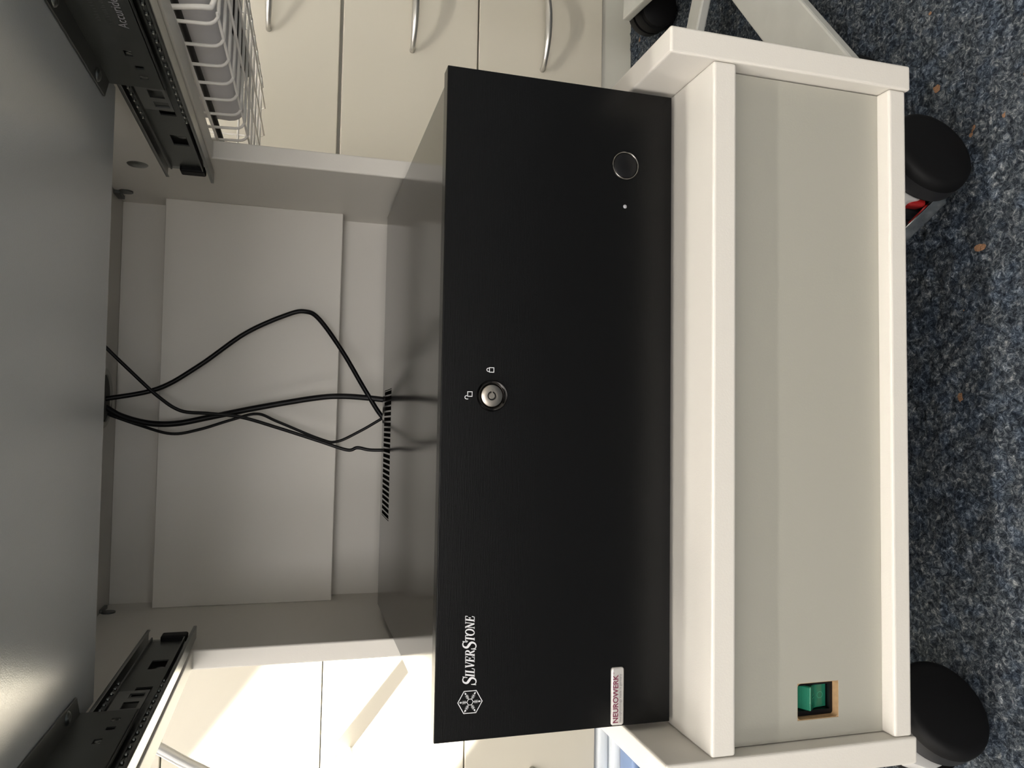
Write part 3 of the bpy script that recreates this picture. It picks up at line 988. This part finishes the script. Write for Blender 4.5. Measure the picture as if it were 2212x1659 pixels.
def name_text():
    word = [('S', 1.50), ('I', 1), ('L', 1), ('V', 1), ('E', 1), ('R', 1), ('S', 1.50), ('T', 1), ('O', 1), ('N', 1), ('E', 1)]
    total = sum(glyph(c)[1] * s for c, s in word)
    Lx = .0445
    u = Lx / total * .985
    x = 0
    b = B()
    f = FQ(-.1855, .1386)
    for c, s in word:
        st_, adv = glyph(c)
        dz = -.12 * s if (c == 'S') else 0
        for pts, w in st_:
            q = [((x + (px + .20 * py) * s) * u, (py * s + dz) * u * 1.18 + .02 * x * u) for px, py in pts]
            ww = [v * s * u for v in w] if isinstance(w, list) else w * s * u
            ribbon(b, q, ww, f)
        x += adv * s
    obj('lettering', b, 'print', PC, label='white SILVERSTONE lettering in slanted small capitals')
name_text()
# domed badge
b = B()
bq = (-.2188, -.1806, .0348, .0440)
lev = [(0.0, 0.0, -.0001), (0.0, .0, -.0008), (.0006, .0006, -.0013), (.0014, .0014, -.0015)]
rings = []
for ins, _, y in lev:
    rings.append([b.verts.new((p[0], y, p[1])) for p in round_rect(bq[0] + ins, bq[1] - ins, bq[2] + ins, bq[3] - ins, .0017 - ins * .5, 5)])
for A_, B_ in zip(rings, rings[1:]):
    for i in range(len(A_)):
        j = (i + 1) % len(A_)
        b.faces.new((A_[i], A_[j], B_[j], B_[i]))
b.faces.new(rings[-1])
bd = obj('badge', b, 'badge', PC, smooth=True, auto=60, label='silver domed badge reading NEUROWERK')
t = text_mesh('NEUROWERK', .0053, lambda a, c: (-.2170 + a, -.00158, .0392 + c), bold=.00012, width=.0318)
obj('badge_text', t, 'badge_ink', bd, label='wine-red NEUROWERK lettering')
t = text_mesh('neurophysiology made in germany', .0026, lambda a, c: (-.2170 + a, -.00158, .0369 + c * 1.0), width=.0322)
obj('badge_text', t, 'badge_ink2', bd, label='small grey line reading neurophysiology made in germany')
b = B()
ribbon(b, [(-.1842 + .0005 * math.cos(2 * PI * k / 12), .0432 + .0005 * math.sin(2 * PI * k / 12)) for k in range(12)], .0001, lambda a, c: (a, -.00156, c - .0006), True)
obj('trademark', b, 'badge_ink', bd)

# ------------------------------------------------------------------ cables
CA = [(0.0101, 0.4, 0.4579), (0.0123, 0.4, 0.4492), (0.0245, 0.402, 0.3986), (0.0508, 0.4, 0.3577), (0.0883, 0.398, 0.3112), (0.111, 0.396, 0.2678), (0.1155, 0.394, 0.248), (0.1071, 0.391, 0.2327), (0.0713, 0.387, 0.2064), (0.0275, 0.382, 0.18), (-0.0023, 0.378, 0.16), (-0.016, 0.374, 0.1386), (-.030, .372, .08)]
CB = [(0.0102, 0.405, 0.4591), (0.006, 0.405, 0.4514), (-0.0049, 0.405, 0.4341), (-0.0123, 0.404, 0.4066), (-0.0123, 0.403, 0.379), (-0.0052, 0.402, 0.3465), (0.007, 0.398, 0.294), (0.0186, 0.392, 0.235), (0.0213, 0.388, 0.205), (0.0198, 0.382, 0.1746), (0.0172, 0.377, 0.1493), (0.0146, 0.374, 0.1237), (.012, .372, .07)]
CC = [(0.0758, 0.385, 0.4572), (0.0683, 0.388, 0.4498), (0.0429, 0.392, 0.4245), (0.0169, 0.394, 0.397), (0.0016, 0.394, 0.3736), (-0.0008, 0.393, 0.3457), (-0.0041, 0.392, 0.3125), (-0.0151, 0.389, 0.2735), (-0.0292, 0.385, 0.2288), (-0.0386, 0.382, 0.1986), (-0.0359, 0.381, 0.1875), (-0.0383, 0.379, 0.1734), (-0.038, 0.375, 0.1506), (-0.0377, 0.372, 0.1278), (-.038, .371, .06)]
CD = [(0.0015, 0.41, 0.4598), (-0.0018, 0.41, 0.4522), (-0.0145, 0.409, 0.4165), (-0.0234, 0.407, 0.3838), (-0.0185, 0.406, 0.3558), (-0.0073, 0.404, 0.3228), (-0.0002, 0.402, 0.2963), (-0.0085, 0.399, 0.2739), (-0.0268, 0.393, 0.2286), (-0.0296, 0.389, 0.2095), (-0.0168, 0.383, 0.1838), (-0.0023, 0.380, 0.16), (0.0047, 0.378, 0.1441), (.010, .376, .09)]
for pts, r, lab in ((CA, .0026, 'black cable swinging out in a wide loop behind the computer'),
                    (CB, .0032, 'thickest black cable hanging nearly straight behind the computer'),
                    (CC, .0019, 'thin black cable coming in from the right of the cable hole'),
                    (CD, .0016, 'thinnest black cable crossing under the thick one')):
    b = B(); tube(b, spline(pts, 8), r, 12)
    tag(obj('cable', b, 'cable', smooth=True), lab, 'cable', 'cables behind the computer')

# grey hose hanging beside the trolley's left side
b = B(); tube(b, spline([(-.262, .40, .436), (-.305, .40, .430), (-.335, .40, .411), (-.3537, .40, .3815), (-.3787, .40, .3421), (-.41, .40, .28), (-.415, .40, .20)], 8), .0060, 14)
# it is held by a clip on the side panel
b2 = thing('hose', 'grey hose hanging beside the left side panel in the sun', 'hose', (-.3, .4, .37))
hs = obj('hose_tube', b, 'hose', b2, smooth=True)
b = B(); box(b, -.2480, XL - ST, .388, .412, .428, .452 - .004, .002, 2); box(b, -.272, -.246, .388, .412, .428, .4475, .004, 2)
obj('clip', b, 'black_mat', b2)

# ------------------------------------------------------------------ wire basket on the right side
def basket():
    x0, x1, y0, y1 = .2610, .388, .0265, .432
    zb = lambda y: .3135 - .026 * (y - .05)
    r = thing('wire_basket', 'white coated wire basket hooked on the right outer side panel', 'basket', ((x0 + x1) / 2, (y0 + y1) / 2, .30))
    zt = .405
    def U(y, rr=.0013):
        z = zb(y)
        pts = [(x0 - .004, y, zt), (x0, y, z + .008)]
        pts += [(x0 + .008 - .008 * math.cos(a), y, z + .008 - .008 * math.sin(a)) for a in (.4, .8, 1.2, PI / 2)]
        pts += [(x1 - .008, y, z)]
        pts += [(x1 - .008 + .008 * math.sin(a), y, z + .008 - .008 * math.cos(a)) for a in (.4, .8, 1.2, PI / 2)]
        pts += [(x1 + .010, y, zt)]
        b = B(); tube(b, pts, rr, 8)
        return b
    ys = [.0553 + .0318 * k for k in range(12)]
    for y in ys:
        obj('wire', U(y), 'wire', r, smooth=True)
    # slanted front frame
    b = B()
    pts = [(x0 - .002, .0553, zt), (x0 + .006, .047, zb(.05) + .016), (x0 + .010, .0475, zb(.05) + .003), (x0 + .03, .044, zb(.05) + .006), (.330, .010, .353), (.40, -.02, .385)]
    tube(b, spline(pts, 5), .0019, 8); obj('wire', b, 'wire', r, smooth=True)
    # lengthwise wires under the floor and along the walls
    for x in (x0 + .006, .293, .325, .357, x1 - .006):
        b = B(); tube(b, [(x, .050, zb(.05) - .0026 + (.003 if x in (x0 + .006, x1 - .006) else 0)), (x, y1, zb(y1) - .0026 + (.003 if x in (x0 + .006, x1 - .006) else 0)), (x, y1 + .008, zb(y1) + .004), (x, y1 + .012, zt)], .0010, 8)
        obj('wire', b, 'wire', r, smooth=True)
    for dz in (.0265, .052):
        for (xx, sx) in ((x0 - .0028, 1), (x1 + .004, 1)):
            b = B(); tube(b, [(xx, .050, zb(.05) + dz), (xx, y1 + .008, zb(y1) + dz)], .0013, 8); obj('wire', b, 'wire', r, smooth=True)
        b = B(); tube(b, [(x0, y1 + .009, zb(y1) + dz), (x1, y1 + .009, zb(y1) + dz)], .0013, 8); obj('wire', b, 'wire', r, smooth=True)
    b = B(); tube(b, [(x0 - .004, .045, zt), (x0 - .004, y1 + .012, zt), (x1 + .010, y1 + .012, zt), (x1 + .010, .045, zt), (x0 - .004, .045, zt)], .0024, 8); obj('rim', b, 'wire', r, smooth=True)
    return x0, x1, zb
bx0, bx1, bzb = basket()
# folded cloth in the basket
def lump(x0, x1, y0, y1, z0, z1, amp, fr, bv=.012):
    t = bmesh.new()
    box(t, x0, x1, y0, y1, z0, z1, bv, 4)
    bmesh.ops.subdivide_edges(t, edges=[e for e in t.edges if e.calc_length() > .02], cuts=10, use_grid_fill=True)
    for v in t.verts:
        n = noise.noise_vector(v.co * fr)
        v.co += n * amp
        v.co.z += -.026 * (v.co.y - .05)
    return t
t = lump(.2790, .332, .040, .285, .3190, .372, .0028, 38)
tag(obj('folded_cloth', t, 'cloth', smooth=True), 'grey folded cloth lying in the wire basket', 'cloth')
b = B(); prism(b, [(.3375, .3095), (.3435, .3095), (.348, .378), (.342, .378)], 'y', .10, .31, .002, 2)
tag(obj('black_folder', b, 'black_pl'), 'black plastic folder standing beside the cloth in the basket', 'folder')
b = B(); tube(b, spline([(.2700, .03, .341), (.2702, .12, .3385), (.2700, .24, .3355), (.2702, .35, .3335), (.2702, .405, .333)], 6), .0026, 8)
tag(obj('black_strap', b, 'black_mat', smooth=True), 'black cord lying along the near wall of the basket', 'cord')
b = B(); cyl(b, (.2810, .028, .374), (.300, .053, .370), .006, 14); cyl(b, (.30, .053, .370), (.304, .058, .369), .008, 14)
tag(obj('black_pen', b, 'black_pl', smooth=True), 'black pen-like tube lying across the front of the cloth', 'pen')

# ------------------------------------------------------------------ ceiling lamp
LX, LY = -.25, -.70
lamp = thing('ceiling_lamp', 'slim white linear ceiling lamp above the photographer', 'lamp', (LX, LY, ZC - .05))
b = B(); box(b, LX - .64, LX + .64, LY - .045, LY + .045, ZC - .035, ZC, .004, 2); obj('housing', b, 'frame', lamp)
M['tube'] = mat('lamp_diffuser', (.9, .9, .88), .4, emit=((1.0, .93, .84), 3))
b = B(); cyl(b, (LX - .60, LY, ZC - .050), (LX + .60, LY, ZC - .050), .013, 16); obj('tube', b, 'tube', lamp, smooth=True, auto=40)
lt = area('ceiling_lamp_light', (LX, LY, ZC - .066), (0, 0, -1), 1.2, .04, 34, (1.0, .945, .87))

# ------------------------------------------------------------------ lift everything so that the floor is z = 0
for o in list(scene.objects):
    if o.parent is None and o.type in ('MESH', 'EMPTY'):
        o.location.z += ZO
